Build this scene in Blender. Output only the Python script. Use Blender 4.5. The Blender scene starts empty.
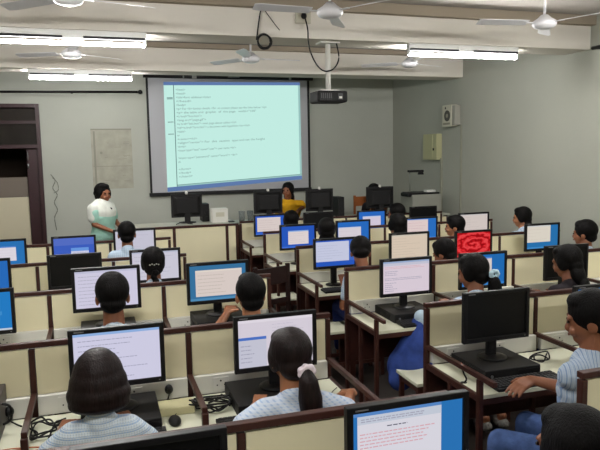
import bpy, bmesh, math, random
from mathutils import Vector, Matrix, noise
random.seed(7)
R = math.radians
col = bpy.context.scene.collection
sc = bpy.context.scene

# ------------------------------------------------------------------ colours and materials
def lin(c):
    return tuple(((v/255)/12.92 if v/255 <= .04045 else ((v/255+.055)/1.055)**2.4) for v in c[:3])+(1,)
MATS = {}
def mat(name, rgb, rough=.6, spec=.4, metal=0, noise_amt=0, noise_scale=8, bump=0, bump_scale=60, stretch=(1,1,1), emit=None, es=1, alpha=1, coat=0):
    if name in MATS: return MATS[name]
    m = bpy.data.materials.new(name); m.use_nodes = True; nt = m.node_tree
    b = nt.nodes['Principled BSDF']
    b.inputs['Base Color'].default_value = lin(rgb); b.inputs['Roughness'].default_value = rough
    b.inputs['Specular IOR Level'].default_value = spec; b.inputs['Metallic'].default_value = metal
    b.inputs['Coat Weight'].default_value = coat
    if emit:
        b.inputs['Emission Color'].default_value = lin(emit); b.inputs['Emission Strength'].default_value = es
    tc = nt.nodes.new('ShaderNodeTexCoord'); mp = nt.nodes.new('ShaderNodeMapping')
    nt.links.new(tc.outputs['Object'], mp.inputs[0]); mp.inputs['Scale'].default_value = stretch
    if noise_amt:
        n = nt.nodes.new('ShaderNodeTexNoise'); n.inputs['Scale'].default_value = noise_scale; n.inputs['Detail'].default_value = 5
        nt.links.new(mp.outputs[0], n.inputs['Vector'])
        r = nt.nodes.new('ShaderNodeValToRGB')
        a = lin(rgb); r.color_ramp.elements[0].position = .3; r.color_ramp.elements[1].position = .7
        r.color_ramp.elements[0].color = tuple(max(0, v*(1-noise_amt)) for v in a[:3])+(1,)
        r.color_ramp.elements[1].color = tuple(min(1, v*(1+noise_amt)) for v in a[:3])+(1,)
        nt.links.new(n.outputs['Fac'], r.inputs[0]); nt.links.new(r.outputs[0], b.inputs['Base Color'])
    if bump:
        n = nt.nodes.new('ShaderNodeTexNoise'); n.inputs['Scale'].default_value = bump_scale; n.inputs['Detail'].default_value = 4
        nt.links.new(mp.outputs[0], n.inputs['Vector'])
        bp = nt.nodes.new('ShaderNodeBump'); bp.inputs['Strength'].default_value = bump; bp.inputs['Distance'].default_value = .01
        nt.links.new(n.outputs['Fac'], bp.inputs['Height']); nt.links.new(bp.outputs[0], b.inputs['Normal'])
    MATS[name] = m; return m

def emis(name, rgb, s=1.0):
    if name in MATS: return MATS[name]
    m = bpy.data.materials.new(name); m.use_nodes = True; nt = m.node_tree; nt.nodes.clear()
    o = nt.nodes.new('ShaderNodeOutputMaterial'); e = nt.nodes.new('ShaderNodeEmission')
    e.inputs[0].default_value = lin(rgb); e.inputs[1].default_value = s
    nt.links.new(e.outputs[0], o.inputs[0]); MATS[name] = m; return m

def cloth(name, base, stripes, rough=.85):
    """woven shirt cloth: list of (direction, period, colour, width 0..1)"""
    if name in MATS: return MATS[name]
    m = bpy.data.materials.new(name); m.use_nodes = True; nt = m.node_tree
    b = nt.nodes['Principled BSDF']; b.inputs['Roughness'].default_value = rough; b.inputs['Specular IOR Level'].default_value = .2
    tc = nt.nodes.new('ShaderNodeTexCoord'); sp = nt.nodes.new('ShaderNodeSeparateXYZ')
    nt.links.new(tc.outputs['Object'], sp.inputs[0])
    prev = None
    for d, period, c, w in stripes:
        fr = nt.nodes.new('ShaderNodeMath'); fr.operation = 'MULTIPLY'; fr.inputs[1].default_value = 1/period
        if d in 'DH':
            ad = nt.nodes.new('ShaderNodeMath'); ad.operation = 'ADD' if d == 'D' else 'SUBTRACT'
            nt.links.new(sp.outputs[0], ad.inputs[0]); nt.links.new(sp.outputs[2 if d == 'D' else 1], ad.inputs[1]); nt.links.new(ad.outputs[0], fr.inputs[0])
        else:
            nt.links.new(sp.outputs['XYZ'.index(d)], fr.inputs[0])
        f2 = nt.nodes.new('ShaderNodeMath'); f2.operation = 'FRACT'; nt.links.new(fr.outputs[0], f2.inputs[0])
        lt = nt.nodes.new('ShaderNodeMath'); lt.operation = 'LESS_THAN'; lt.inputs[1].default_value = w; nt.links.new(f2.outputs[0], lt.inputs[0])
        k = nt.nodes.new('ShaderNodeMath'); k.operation = 'MULTIPLY'; k.inputs[1].default_value = .75; nt.links.new(lt.outputs[0], k.inputs[0])
        mx = nt.nodes.new('ShaderNodeMixRGB'); nt.links.new(k.outputs[0], mx.inputs[0])
        if prev: nt.links.new(prev.outputs[0], mx.inputs[1])
        else: mx.inputs[1].default_value = lin(base)
        mx.inputs[2].default_value = lin(c); prev = mx
    nt.links.new(prev.outputs[0], b.inputs['Base Color'])
    n = nt.nodes.new('ShaderNodeTexNoise'); n.inputs['Scale'].default_value = 14
    bp = nt.nodes.new('ShaderNodeBump'); bp.inputs['Strength'].default_value = .6; bp.inputs['Distance'].default_value = .02
    nt.links.new(tc.outputs['Object'], n.inputs['Vector']); nt.links.new(n.outputs['Fac'], bp.inputs['Height']); nt.links.new(bp.outputs[0], b.inputs['Normal'])
    MATS[name] = m; return m

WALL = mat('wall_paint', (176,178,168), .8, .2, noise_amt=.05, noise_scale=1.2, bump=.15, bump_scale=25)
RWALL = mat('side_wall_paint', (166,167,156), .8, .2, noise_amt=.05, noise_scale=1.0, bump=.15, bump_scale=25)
BEAM = mat('beam_paint', (218,212,202), .8, .2, noise_amt=.04, noise_scale=1.5)
CEIL = mat('ceiling_paint', (176,170,164), .85, .2, noise_amt=.04, noise_scale=1.5)
FLOOR = mat('floor_stone', (40,34,30), .4, .35, noise_amt=.3, noise_scale=22)
WOOD = mat('red_brown_wood', (60,32,26), .45, .3, noise_amt=.25, noise_scale=9, stretch=(1,1,1))
CREAM = mat('cream_laminate', (230,221,186), .45, .4, noise_amt=.03, noise_scale=3)
DESK = mat('desk_laminate', (212,212,190), .35, .4, noise_amt=.04, noise_scale=4)
WHITE = mat('white_plastic', (214,212,205), .45, .4)
OFFW = mat('off_white_plastic', (190,186,168), .5, .4)
BLK = mat('black_plastic', (15,14,16), .45, .3)
BLK2 = mat('matt_black_plastic', (22,21,22), .6, .25)
GLOSS = mat('dark_screen_glass', (7,7,8), .4, .25)
KEYS = mat('key_caps', (30,30,32), .55, .4)
KEYM = mat('key_marks', (150,150,150), .6, .3)
SILV = mat('silver', (170,172,175), .3, .5, metal=.9)
FANW = mat('fan_enamel', (205,203,205), .3, .5)
SKIN = mat('skin', (132,82,56), .5, .4, noise_amt=.06, noise_scale=14)
SKIN2 = mat('skin_light', (158,104,72), .5, .4, noise_amt=.06, noise_scale=14)
HAIR = mat('black_hair', (8,6,6), .6, .12, noise_amt=.5, noise_scale=50, bump=.5, bump_scale=90, stretch=(2,2,.2))
HAIRB = mat('dark_brown_hair', (22,11,11), .5, .2, noise_amt=.6, noise_scale=45, bump=.3, bump_scale=80, stretch=(2,2,.15))
EYE = mat('eye_dark', (25,15,12), .2, .5)
LIP = mat('lip', (120,62,52), .5, .4)
NAVY = mat('navy_cloth', (34,44,92), .85, .2, noise_amt=.15, noise_scale=12, bump=.3, bump_scale=14)
JEANS = mat('jeans', (70,92,140), .85, .2, noise_amt=.25, noise_scale=18, bump=.4, bump_scale=30)
DKCL = mat('dark_cloth', (34,30,34), .85, .2, noise_amt=.2, noise_scale=12)
SHOE = mat('shoe_black', (28,26,26), .5, .4)
S_CHECK = cloth('checked_shirt_cloth', (196,208,220), [('Z',.026,(128,158,196),.45),('X',.011,(168,180,192),.35),('Z',.009,(214,220,222),.3)])
S_DIAG = cloth('pale_striped_cloth', (196,208,226), [('D',.03,(150,176,212),.35),('Z',.012,(208,214,226),.4)])
S_STRIPE = cloth('vertical_striped_cloth', (168,184,204), [('H',.026,(110,136,176),.4),('H',.011,(188,198,208),.35)])
S_PLAIN = cloth('light_blue_cloth', (186,202,216), [('X',.02,(150,172,200),.3),('Z',.02,(160,180,204),.3)])
YELLOW = mat('mustard_cloth', (214,160,30), .85, .2, noise_amt=.1, noise_scale=10, bump=.3, bump_scale=12)
MINT = mat('mint_cloth', (158,202,188), .85, .2, noise_amt=.08, noise_scale=12, bump=.3, bump_scale=12)
SHAWL = mat('white_shawl_cloth', (214,216,208), .9, .2, noise_amt=.08, noise_scale=20, bump=.4, bump_scale=14)
TUBE = emis('lit_tube', (250,249,247), 240.0)

# ------------------------------------------------------------------ mesh builder
class MB:
    def __init__(s): s.bm = bmesh.new(); s.sm = False
    def _add(s, b, M=None, mi=0):
        if M is not None: bmesh.ops.transform(b, matrix=M, verts=b.verts)
        mp = {}
        for v in b.verts: mp[v] = s.bm.verts.new(v.co)
        for f in b.faces:
            try: nf = s.bm.faces.new([mp[v] for v in f.verts]); nf.material_index = mi; nf.smooth = f.smooth
            except ValueError: pass
        b.free()
    def box(s, c, d, mi=0, bev=0, rot=None, taper=None):
        b = bmesh.new(); bmesh.ops.create_cube(b, size=1)
        bmesh.ops.scale(b, vec=d, verts=b.verts)
        if taper:
            for v in b.verts:
                if v.co.y > 0: v.co.x *= taper; v.co.z *= taper
        if bev: bmesh.ops.bevel(b, geom=b.edges[:], offset=bev, segments=2, affect='EDGES', profile=.6)
        M = Matrix.Translation(c)
        if rot is not None: M = M @ rot
        s._add(b, M, mi); return s
    def bar(s, p, q, w, h, mi=0, bev=.004):
        p, q = Vector(p), Vector(q); d = q-p; L = d.length
        rot = d.to_track_quat('Y', 'Z').to_matrix().to_4x4()
        return s.box((p+q)/2, (w, L, h), mi, bev, rot)
    def cyl(s, p, q, r0, r1=None, mi=0, seg=20, cap=True):
        p, q = Vector(p), Vector(q); d = q-p
        b = bmesh.new()
        bmesh.ops.create_cone(b, cap_ends=cap, segments=seg, radius1=r0, radius2=r0 if r1 is None else r1, depth=d.length)
        for f in b.faces: f.smooth = len(f.verts) == 4
        M = Matrix.Translation((p+q)/2) @ d.to_track_quat('Z', 'Y').to_matrix().to_4x4()
        s._add(b, M, mi); return s
    def ell(s, c, r, mi=0, seg=20, rot=None):
        b = bmesh.new(); bmesh.ops.create_uvsphere(b, u_segments=seg, v_segments=max(8, seg//2+2), radius=1)
        for f in b.faces: f.smooth = True
        M = Matrix.Translation(c)
        if rot is not None: M = M @ rot
        M = M @ Matrix.Diagonal((*r, 1))
        s._add(b, M, mi); return s
    def cap(s, p, q, r0, r1, seg=14):
        s.ell(p, (r0,)*3, seg=seg); s.ell(q, (r1,)*3, seg=seg)
        if (Vector(p)-Vector(q)).length > 1e-4: s.cyl(p, q, r0, r1, seg=seg)
        return s
    def lathe(s, prof, c=(0,0,0), mi=0, seg=28, axis='Z'):
        b = bmesh.new(); rings = []
        for r, z in prof:
            rings.append([b.verts.new((r*math.cos(2*math.pi*k/seg), r*math.sin(2*math.pi*k/seg), z)) for k in range(seg)])
        for a, c2 in zip(rings, rings[1:]):
            for k in range(seg):
                f = b.faces.new((a[k], a[(k+1) % seg], c2[(k+1) % seg], c2[k])); f.smooth = True
        b.faces.new(rings[0][::-1]); b.faces.new(rings[-1])
        M = Matrix.Translation(c)
        if axis == 'Y': M = M @ Matrix.Rotation(R(90), 4, 'X')
        if axis == 'X': M = M @ Matrix.Rotation(R(90), 4, 'Y')
        s._add(b, M, mi); return s
    def tube(s, pts, r, mi=0, seg=8, smooth=6):
        P = [Vector(p) for p in pts]
        if smooth and len(P) > 2:
            Q = []
            for i in range(len(P)-1):
                a, b_, c, d = P[max(i-1, 0)], P[i], P[i+1], P[min(i+2, len(P)-1)]
                for k in range(smooth):
                    t = k/smooth
                    Q.append(.5*((2*b_)+(c-a)*t+(2*a-5*b_+4*c-d)*t*t+(3*b_-a-3*c+d)*t**3))
            Q.append(P[-1]); P = Q
        b = bmesh.new(); rings = []
        up = Vector((0, 0, 1))
        for i, p in enumerate(P):
            d = (P[min(i+1, len(P)-1)]-P[max(i-1, 0)]).normalized()
            x = d.cross(up)
            if x.length < .05: x = d.cross(Vector((1, 0, 0)))
            x.normalize(); y = x.cross(d).normalized()
            rings.append([b.verts.new(p+x*r*math.cos(2*math.pi*k/seg)+y*r*math.sin(2*math.pi*k/seg)) for k in range(seg)])
        for a, c in zip(rings, rings[1:]):
            for k in range(seg):
                f = b.faces.new((a[k], a[(k+1) % seg], c[(k+1) % seg], c[k])); f.smooth = True
        b.faces.new(rings[0][::-1]); b.faces.new(rings[-1])
        s._add(b, None, mi); return s
    def quad(s, vs, mi=0):
        f = s.bm.faces.new([s.bm.verts.new(v) for v in vs]); f.material_index = mi; return s
    def mesh(s, name, mats):
        me = bpy.data.meshes.new(name)
        bmesh.ops.recalc_face_normals(s.bm, faces=s.bm.faces[:])
        s.bm.to_mesh(me); s.bm.free()
        for m in (mats if isinstance(mats, (list, tuple)) else [mats]): me.materials.append(m)
        return me
    def build(s, name, mats, parent=None, loc=None):
        return link(name, s.mesh(name, mats), parent, loc)

def link(name, me, parent=None, loc=None):
    o = bpy.data.objects.new(name, me); col.objects.link(o); o.parent = parent
    if loc: o.location = loc
    return o
def tag(o, label, cat, group=None, kind=None):
    if label: o['label'] = label
    if cat: o['category'] = cat
    if group: o['group'] = group
    if kind: o['kind'] = kind
    return o
def thing(name, label, cat, loc=(0,0,0), rz=0, group=None):
    o = bpy.data.objects.new(name, None); col.objects.link(o); o.empty_display_size = .1
    o.location = loc; o.rotation_euler = (0, 0, rz); return tag(o, label, cat, group)
def struct(name, mb, m):
    o = mb.build(name, m); o['kind'] = 'structure'; return o

def blob(mb, voxel, name, mats, parent, smooth=3, cut=None):
    me = mb.mesh('tmp', mats); o = bpy.data.objects.new('tmp', me); col.objects.link(o)
    r = o.modifiers.new('r', 'REMESH'); r.mode = 'VOXEL'; r.voxel_size = voxel; r.use_smooth_shade = True
    s = o.modifiers.new('s', 'SMOOTH'); s.iterations = smooth; s.factor = .5
    dg = bpy.context.evaluated_depsgraph_get(); dg.update()
    new = bpy.data.meshes.new_from_object(o.evaluated_get(dg)); new.name = name
    bpy.data.objects.remove(o); bpy.data.meshes.remove(me)
    for p in new.polygons: p.use_smooth = True
    return link(name, new, parent)

def text_mesh(s, font_size=1.0):
    cu = bpy.data.curves.new('t', 'FONT'); cu.body = s; cu.size = font_size; cu.resolution_u = 2
    o = bpy.data.objects.new('t', cu); col.objects.link(o)
    dg = bpy.context.evaluated_depsgraph_get(); dg.update()
    me = bpy.data.meshes.new_from_object(o.evaluated_get(dg))
    bpy.data.objects.remove(o); bpy.data.curves.remove(cu)
    vs = [v.co.copy() for v in me.vertices]; fs = [list(p.vertices) for p in me.polygons]
    bpy.data.meshes.remove(me); return vs, fs

# ------------------------------------------------------------------ room shell
XL, XR, YB, YF, ZC = -2.7, 5.35, -2.4, 10.92, 3.47
ZB = 3.11
struct('floor', MB().box(((XL+XR)/2, (YB+YF)/2, -.05), (XR-XL+.4, YF-YB+.4, .1)), FLOOR)
struct('ceiling', MB().box(((XL+XR)/2, (YB+YF)/2, ZC+.06), (XR-XL+.4, YF-YB+.4, .12)), CEIL)
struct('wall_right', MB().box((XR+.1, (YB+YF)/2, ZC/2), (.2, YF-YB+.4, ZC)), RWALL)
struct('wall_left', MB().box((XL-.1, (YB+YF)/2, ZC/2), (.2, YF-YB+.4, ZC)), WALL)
struct('wall_back', MB().box(((XL+XR)/2, YB-.1, ZC/2), (XR-XL, .2, ZC)), WALL)
# front wall with a doorway
DX0, DX1, DZ = -2.15, -.8, 2.86
w = MB().box(((DX1+XR)/2, YF+.1, ZC/2), (XR-DX1, .2, ZC)).box(((XL+DX0)/2, YF+.1, ZC/2), (DX0-XL, .2, ZC))
w.box(((DX0+DX1)/2, YF+.1, (ZC+DZ)/2), (DX1-DX0, .2, ZC-DZ)); struct('wall_front', w, WALL)
MAROON = mat('maroon_paint', (50,22,27), .4, .4, noise_amt=.12, noise_scale=6)
d = MB()
d.box((DX1-.03, YF+.05, DZ/2), (.06, .24, DZ), 0, .004).box((DX0+.03, YF+.05, DZ/2), (.06, .24, DZ), 0, .004)
d.box(((DX0+DX1)/2, YF+.05, DZ-.03), (DX1-DX0-.12, .24, .06), 0, .004).box(((DX0+DX1)/2, YF+.05, 2.2), (DX1-DX0-.12, .2, .06), 0, .004)
d.box(((DX0+DX1)/2, YF+.05, 2.58), (DX1-DX0-.12, .03, .05), 0, .004)
frame = struct('door_1', d, MAROON)
leaf = MB().box((-.945, YF+.02, 1.08), (.17, .05, 2.14), 0, .004)
o = leaf.build('door_leaf', MAROON, frame); 
h = MB().cyl((-1.01, YF-.02, 1.98), (-1.01, YF-.02, 2.12), .008).cyl((-1.01, YF-.02, 1.86), (-1.01, YF-.02, 1.93), .012)
h.build('door_bolt', SILV, o)
gl = MB().box(((DX0+DX1)/2, YF+.07, 2.52), (DX1-DX0-.12, .01, .6))
gl.build('transom_glass', mat('smoked_glass', (34,28,26), .12, .5, coat=.3), frame)
# corridor beyond the doorway
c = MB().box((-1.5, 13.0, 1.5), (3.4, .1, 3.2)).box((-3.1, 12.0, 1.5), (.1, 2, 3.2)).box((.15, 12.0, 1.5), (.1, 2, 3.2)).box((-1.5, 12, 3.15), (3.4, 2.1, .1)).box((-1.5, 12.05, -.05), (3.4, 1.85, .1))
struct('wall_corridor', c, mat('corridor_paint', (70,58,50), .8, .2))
pb = thing('door_screen', 'cream panelled screen with grey upper board standing in the dark doorway', 'screen', (-1.58, YF+.06, 0))  # boards added in the doorway plane, in place of the brighter corridor parapet beyond
MB().box((0, 0, .7), (1.08, .03, 1.4), 0, .004).build('lower_board', mat('screen_cream', (205,196,170), .6, .3), pb)
MB().box((0, 0, 1.56), (1.08, .025, .315), 0, .004).build('upper_board', mat('screen_grey', (118,108,98), .6, .3), pb)
# beams across the room
for i, y in enumerate((-1.86, .74, 3.34, 5.94, 8.54)):
    struct('trim_%d' % (i+1), MB().box(((XL+XR)/2, y+.21, (ZB+ZC)/2), (XR-XL, .42, ZC-ZB)), BEAM)
struct('trim_6', MB().box(((XL+XR)/2, 5.90, 3.415), (XR-XL, .08, .1)).box(((XL+XR)/2, 8.50, 3.43), (XR-XL, .08, .06)), mat('batten_paint', (150,138,122), .8, .2))
struct('trim_7', MB().box((XR-.02, 9.12, .95+.0), (.03, .03, 1.9)).box((XR-.015, 8.55, 1.2), (.02, .022, 2.4)), mat('conduit_paint', (150,150,134), .7, .3))
struct('trim_8', MB().box((2.5, 9.75, .14), (5.65, 2.3, .32)), mat('platform_paint', (92,80,70), .7, .3))

# ------------------------------------------------------------------ rows of workstations
Y = lambda n: 3.333+1.29*n
ZT, ZD = 1.09, .735
def row(n, posts, label, cat='desk', ends=(True, True), sockets=True):
    y = Y(n); x0, x1 = posts[0], posts[-1]
    t = thing('workstation_row', label, cat, ((x0+x1)/2, y, 0), 0, 'rows of partitioned computer desks')
    cx = (x0+x1)/2
    def P(x, yy, z): return (x-cx, yy, z)
    for a, b in zip(posts, posts[1:]):
        MB().box(P((a+b)/2, 0, (ZT+ZD)/2-.01), (b-a-.034, .022, ZT-ZD-.02)).build('partition_panel', CREAM, t)
        MB().box(P((a+b)/2, .0, ZD-.22), (b-a-.034, .018, .36)).build('modesty_panel', WOOD, t)
        rw = MB().box(P((a+b)/2, -.03, ZD+.052), (b-a-.036, .036, .1), 0, .004).build('cable_raceway', WHITE, t)
        if sockets and n <= 1:
            for fx in (.2, .62):
                sx = a+(b-a)*fx
                m = MB().box(P(sx, -.05, ZD+.052), (.085, .006, .07), 0, .002)
                for k in (-.02, .02): m.cyl(P(sx+k, -.0545, ZD+.045), P(sx+k, -.0525, ZD+.045), .004, mi=1, seg=8)
                m.cyl(P(sx, -.0545, ZD+.068), P(sx, -.0525, ZD+.068), .005, mi=1, seg=8).box(P(sx+.03, -.054, ZD+.052), (.012, .004, .02), 0)
                m.build('socket', [WHITE, BLK], rw)
    MB().box(P(cx, 0, ZT-.0), (x1-x0+.03, .036, .028), 0, .004).build('top_rail', WOOD, t)
    MB().box(P(cx, -.31, ZD-.016), (x1-x0-.02, .52, .03), 0, .004).build('desktop', DESK, t)
    MB().box(P(cx, -.56, ZD-.04), (x1-x0-.02, .022, .035), 0, .003).build('apron', WOOD, t)
    for x in posts:
        MB().box(P(x, 0, ZT/2-.01), (.028, .034, ZT-.02), 0, .004).build('post', WOOD, t)
        rl = MB().bar(P(x, -.01, .835), P(x, -.70 if x in (x0, x1) else -.5, .835), .026, .026).build('divider_rail', WOOD, t)
        if x in (x0, x1):
            MB().bar(P(x, 0, ZD-.02), P(x, -.57, ZD-.02), .024, .036).build('side_rail', WOOD, t)
            MB().box(P(x, -.565, .41), (.028, .03, .82), 0, .004).build('leg', WOOD, t)
            MB().box(P(x, -.28, .355), (.028, .03, .71), 0, .004).build('leg', WOOD, t)
        else:
            MB().box(P(x, -.5, .78), (.03, .03, .085), 0, .003).build('rail_foot', WOOD, t)
            MB().box(P(x, -.5, .355), (.028, .03, .71), 0, .004).build('leg', WOOD, t)
    return t
LP = [-1.92, -1.135, -.35, .425, 1.216]
LQ = [-1.81, -1.17, -.53, .11, .75]
RP = [1.855, 2.63, 3.41, 4.18, 4.96]
row(-1, LP, 'cream partitioned desk row carrying the big blue screen, cut by the bottom edge')
row(0, LP, 'cream partitioned desk row with black cables tangled on its top')
row(1, LP, 'cream partitioned desk row in front of the bob-haired person\'s own row')
row(2, LQ, 'short partitioned desk row carrying the switched-off monitor under the login screen')
row(3, LQ, 'short partitioned desk row carrying the blue login screen')
row(-1, RP, 'partitioned desk row whose end post stands above the lowest head at the picture edge')
row(0, RP, 'partitioned desk row where the person in striped shirt rests his hand')
row(1, RP, 'partitioned desk row across the aisle with an open side rail and pink-white document screen')
row(2, RP, 'partitioned desk row carrying the red rose screen')
row(3, RP, 'partitioned desk row directly ahead of the red rose screen')
row(4, RP, 'frontmost partitioned desk row below the yellow-shirted person')

# stage counter and table
ct = thing('counter', 'long cream counter with brown trim below the projection screen', 'counter', (1.05, 8.49, 0))
for a, b in ((.30, .95), (.95, 1.66), (1.66, 1.82)):
    MB().box(((a+b)/2-1.05, 0, .53), (b-a-.036, .024, 1.06)).build('front_panel', CREAM, ct)
for x in (.30, .95, 1.66, 1.80): MB().box((x-1.05, 0, .53), (.04, .04, 1.06), 0, .004).build('post', WOOD, ct)
MB().box((0, 0, 1.065), (1.54, .05, .03), 0, .004).build('edge_rail', WOOD, ct)
MB().box((0, .29, 1.065), (1.54, .53, .028), 0, .003).build('worktop', mat('grey_laminate', (160,160,146), .4, .4), ct)
for x in (.33, 1.78): MB().box((x-1.05, .5, .675), (.05, .05, .75), 0, .004).build('leg', WOOD, ct)
ft = thing('table', 'long grey-topped table on the platform behind the frontmost desk row', 'table', (3.55, 8.9, .3))
MB().box((0, 0, .735), (3.3, .56, .03), 0, .003).build('tabletop', MATS['grey_laminate'], ft)
MB().box((0, -.24, .45), (3.2, .02, .5)).build('front_panel', CREAM, ft)
for x in (-1.6, 0, 1.6):
    for yy in (-.22, .22): MB().box((x, yy, .36), (.05, .05, .72), 0, .004).build('leg', WOOD, ft)

# ------------------------------------------------------------------ monitors
W, H = .44, .296
def body_mesh():
    m = MB(); b = .022
    m.box((0, 0, -b/2), (W, .03, b), 0, .004).box((0, 0, -H+b/2+.002), (W, .03, b+.004), 0, .004)
    m.box((-W/2+b/2, 0, -H/2), (b, .03, H-2*b+.01), 0, .003).box((W/2-b/2, 0, -H/2), (b, .03, H-2*b+.01), 0, .003)
    m.box((0, .01, -H/2), (W-.02, .012, H-.02))
    m.box((0, .035, -H/2), (W-.03, .045, H-.04), 0, .006, taper=.72)
    m.box((-.17, -.0158, -.011), (.045, .001, .005), 1)
    m.box((.19, -.0158, -H+.014), (.008, .001, .004), 1)
    return m.mesh('bezel', [BLK, mat('grey_mark', (120,120,122), .4, .4)])
BODY = body_mesh()
ST = {}
def stand_mesh(h):
    k = round(h, 3)
    if k not in ST:
        m = MB(); m.lathe([(.0, 0), (.085, 0), (.085, .008), (.06, .014), (.0, .016)], (0, .03, 0), seg=32)
        m.box((0, .045, (h-H)/2+.05), (.06, .03, h-H+.1), 0, .006)
        ST[k] = m.mesh('stand', BLK)
    return ST[k]
WH, LAV, CRM, PNK = (222,216,232), (200,204,235), (226,214,204), (232,216,226)
BLU, BL2, BL3 = (38,112,186), (60,120,165), (44,92,196)
def screen_mesh(spec, key):
    w, h = W-.044, H-.048
    if spec == 'off':
        m = MB(); m.quad([(-w/2,-.006,-h/2),(w/2,-.006,-h/2),(w/2,-.006,h/2),(-w/2,-.006,h/2)]); return m.mesh('screen', GLOSS)
    if spec == 'rose':
        mt = bpy.data.materials.new('red_rose_picture'); mt.use_nodes = True; nt = mt.node_tree; nt.nodes.clear()
        N = nt.nodes.new; L = nt.links.new
        tc = N('ShaderNodeTexCoord'); mp = N('ShaderNodeMapping'); mp.inputs['Scale'].default_value = (1/w, 1, 1.25/h)
        L(tc.outputs['Object'], mp.inputs[0])
        nz = N('ShaderNodeTexNoise'); nz.inputs['Scale'].default_value = 6.5; nz.inputs['Detail'].default_value = 2; L(mp.outputs[0], nz.inputs['Vector'])
        ln = N('ShaderNodeVectorMath'); ln.operation = 'LENGTH'; L(mp.outputs[0], ln.inputs[0])
        sp = N('ShaderNodeSeparateXYZ'); L(mp.outputs[0], sp.inputs[0])
        at = N('ShaderNodeMath'); at.operation = 'ARCTAN2'; L(sp.outputs[2], at.inputs[0]); L(sp.outputs[0], at.inputs[1])
        a = N('ShaderNodeMath'); a.operation = 'MULTIPLY_ADD'; L(ln.outputs['Value'], a.inputs[0]); a.inputs[1].default_value = 24
        a2 = N('ShaderNodeMath'); a2.operation = 'MULTIPLY'; a2.inputs[1].default_value = 9; L(nz.outputs['Fac'], a2.inputs[0])
        a3 = N('ShaderNodeMath'); a3.operation = 'MULTIPLY_ADD'; L(at.outputs[0], a3.inputs[0]); a3.inputs[1].default_value = 1.0; L(a2.outputs[0], a3.inputs[2]); L(a3.outputs[0], a.inputs[2])
        s = N('ShaderNodeMath'); s.operation = 'SINE'; L(a.outputs[0], s.inputs[0])
        r = N('ShaderNodeValToRGB'); mr = N('ShaderNodeMapRange'); mr.inputs[1].default_value = -1; mr.inputs[2].default_value = 1
        L(s.outputs[0], mr.inputs[0]); L(mr.outputs[0], r.inputs[0])
        cr = r.color_ramp; cr.elements[0].color = lin((150,14,20)); cr.elements[1].color = lin((238,72,76))
        e1 = cr.elements.new(.45); e1.color = lin((214,30,38))
        e = N('ShaderNodeEmission'); L(r.outputs[0], e.inputs[0]); e.inputs[1].default_value = .9
        o = N('ShaderNodeOutputMaterial'); L(e.outputs[0], o.inputs[0])
        m = MB(); m.quad([(-w/2,-.006,-h/2),(w/2,-.006,-h/2),(w/2,-.006,h/2),(-w/2,-.006,h/2)]); return m.mesh('screen', mt)
    m = MB(); mats = []; idx = {}
    def mi(c):
        if c not in idx: idx[c] = len(mats); mats.append(emis('screen_%d_%d_%d' % c, c, .86))
        return idx[c]
    lay = [0]
    def rect(x0, y0, x1, y1, c):      # y from the top
        yy = -.006-.00025*lay[0]
        m.quad([(-w/2+x0*w, yy, h/2-y1*h), (-w/2+x1*w, yy, h/2-y1*h), (-w/2+x1*w, yy, h/2-y0*h), (-w/2+x0*w, yy, h/2-y0*h)], mi(c))
    def lines(x0, y0, x1, y1, n, c, seed=1, mn=.3):
        rr = random.Random(seed)
        for k in range(n):
            yy = y0+(y1-y0)*(k+.5)/n; e = x0+(x1-x0)*rr.uniform(mn, 1); x = x0
            while x < e:
                ww = rr.uniform(.015, .05); rect(x, yy-.007, min(x+ww, e), yy+.007, c); x += ww+.009
    for s in spec:
        if s[0] == 'r': lay[0] += 1; rect(*s[1:])
        else: lay[0] += 1; lines(*s[1:])
    return m.mesh('screen', mats)
def monitor(x, y, ztop, spec, label, base=ZD, rz=0, group='flat black computer monitors on the desks', tilt=0):
    t = thing('computer_monitor', label, 'monitor', (x, y, base), rz, group)
    hh = ztop-base
    link('bezel', BODY, t, (0, 0, hh)); link('screen', screen_mesh(spec, label), t, (0, 0, hh-H/2+.001))
    link('stand', stand_mesh(hh), t); return t
def doc(bg, tx, n=10, top=(150,170,215), seed=1): return [('r',0,0,1,1,bg), ('r',0,0,1,.05,top), ('l',.05,.1,.9,.95,n,tx,seed)]
def win(desk, bg, box, tx, n=6, seed=1, bar=(90,140,215)):
    x0,y0,x1,y1 = box
    return [('r',0,0,1,1,desk), ('r',0,.93,1,1,(min(desk[0]+25,255),min(desk[1]+25,255),min(desk[2]+25,255))), ('r',x0,y0,x1,y1,bg), ('r',x0,y0,x1,y0+.05,bar), ('l',x0+.04,y0+.1,x1-.05,y1-.05,n,tx,seed)]
TX = (150,150,175); TP = (225,170,180); TC = (196,184,172)
C1 = .799   # top of a desktop computer case
MON = {}
def M(key, *a, **k): MON[key] = a; return monitor(*a, **k)
M('n1a', .93, 1.79, 1.212, [('r',0,0,1,1,(45,120,190)),('r',.04,.0,.8,1,(228,226,236)),('r',0,0,.8,.05,(90,140,205)),('r',.04,.05,.8,.16,(205,212,226)),('l',.07,.08,.74,.14,2,(170,170,190),3,.8),('l',.3,.2,.5,.24,1,(90,90,110),1,.9),('l',.06,.27,.74,.5,5,TP,2,.8),('l',.06,.55,.4,.62,2,TX,4,.6),('l',.06,.66,.6,.9,4,TP,5)],
  'big monitor with white page of pink text on blue, cut by the bottom edge', C1)
M('n1b', .11, 1.79, 1.212, 'off', 'switched-off black monitor directly behind the bob-haired person, only its top showing', C1)
M('0a', .055, 3.08, 1.21, doc((218,216,240), (165,165,190), 9, (150,185,235), 5), 'monitor of white text lines in front of the person with bob hair', C1)
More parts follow.
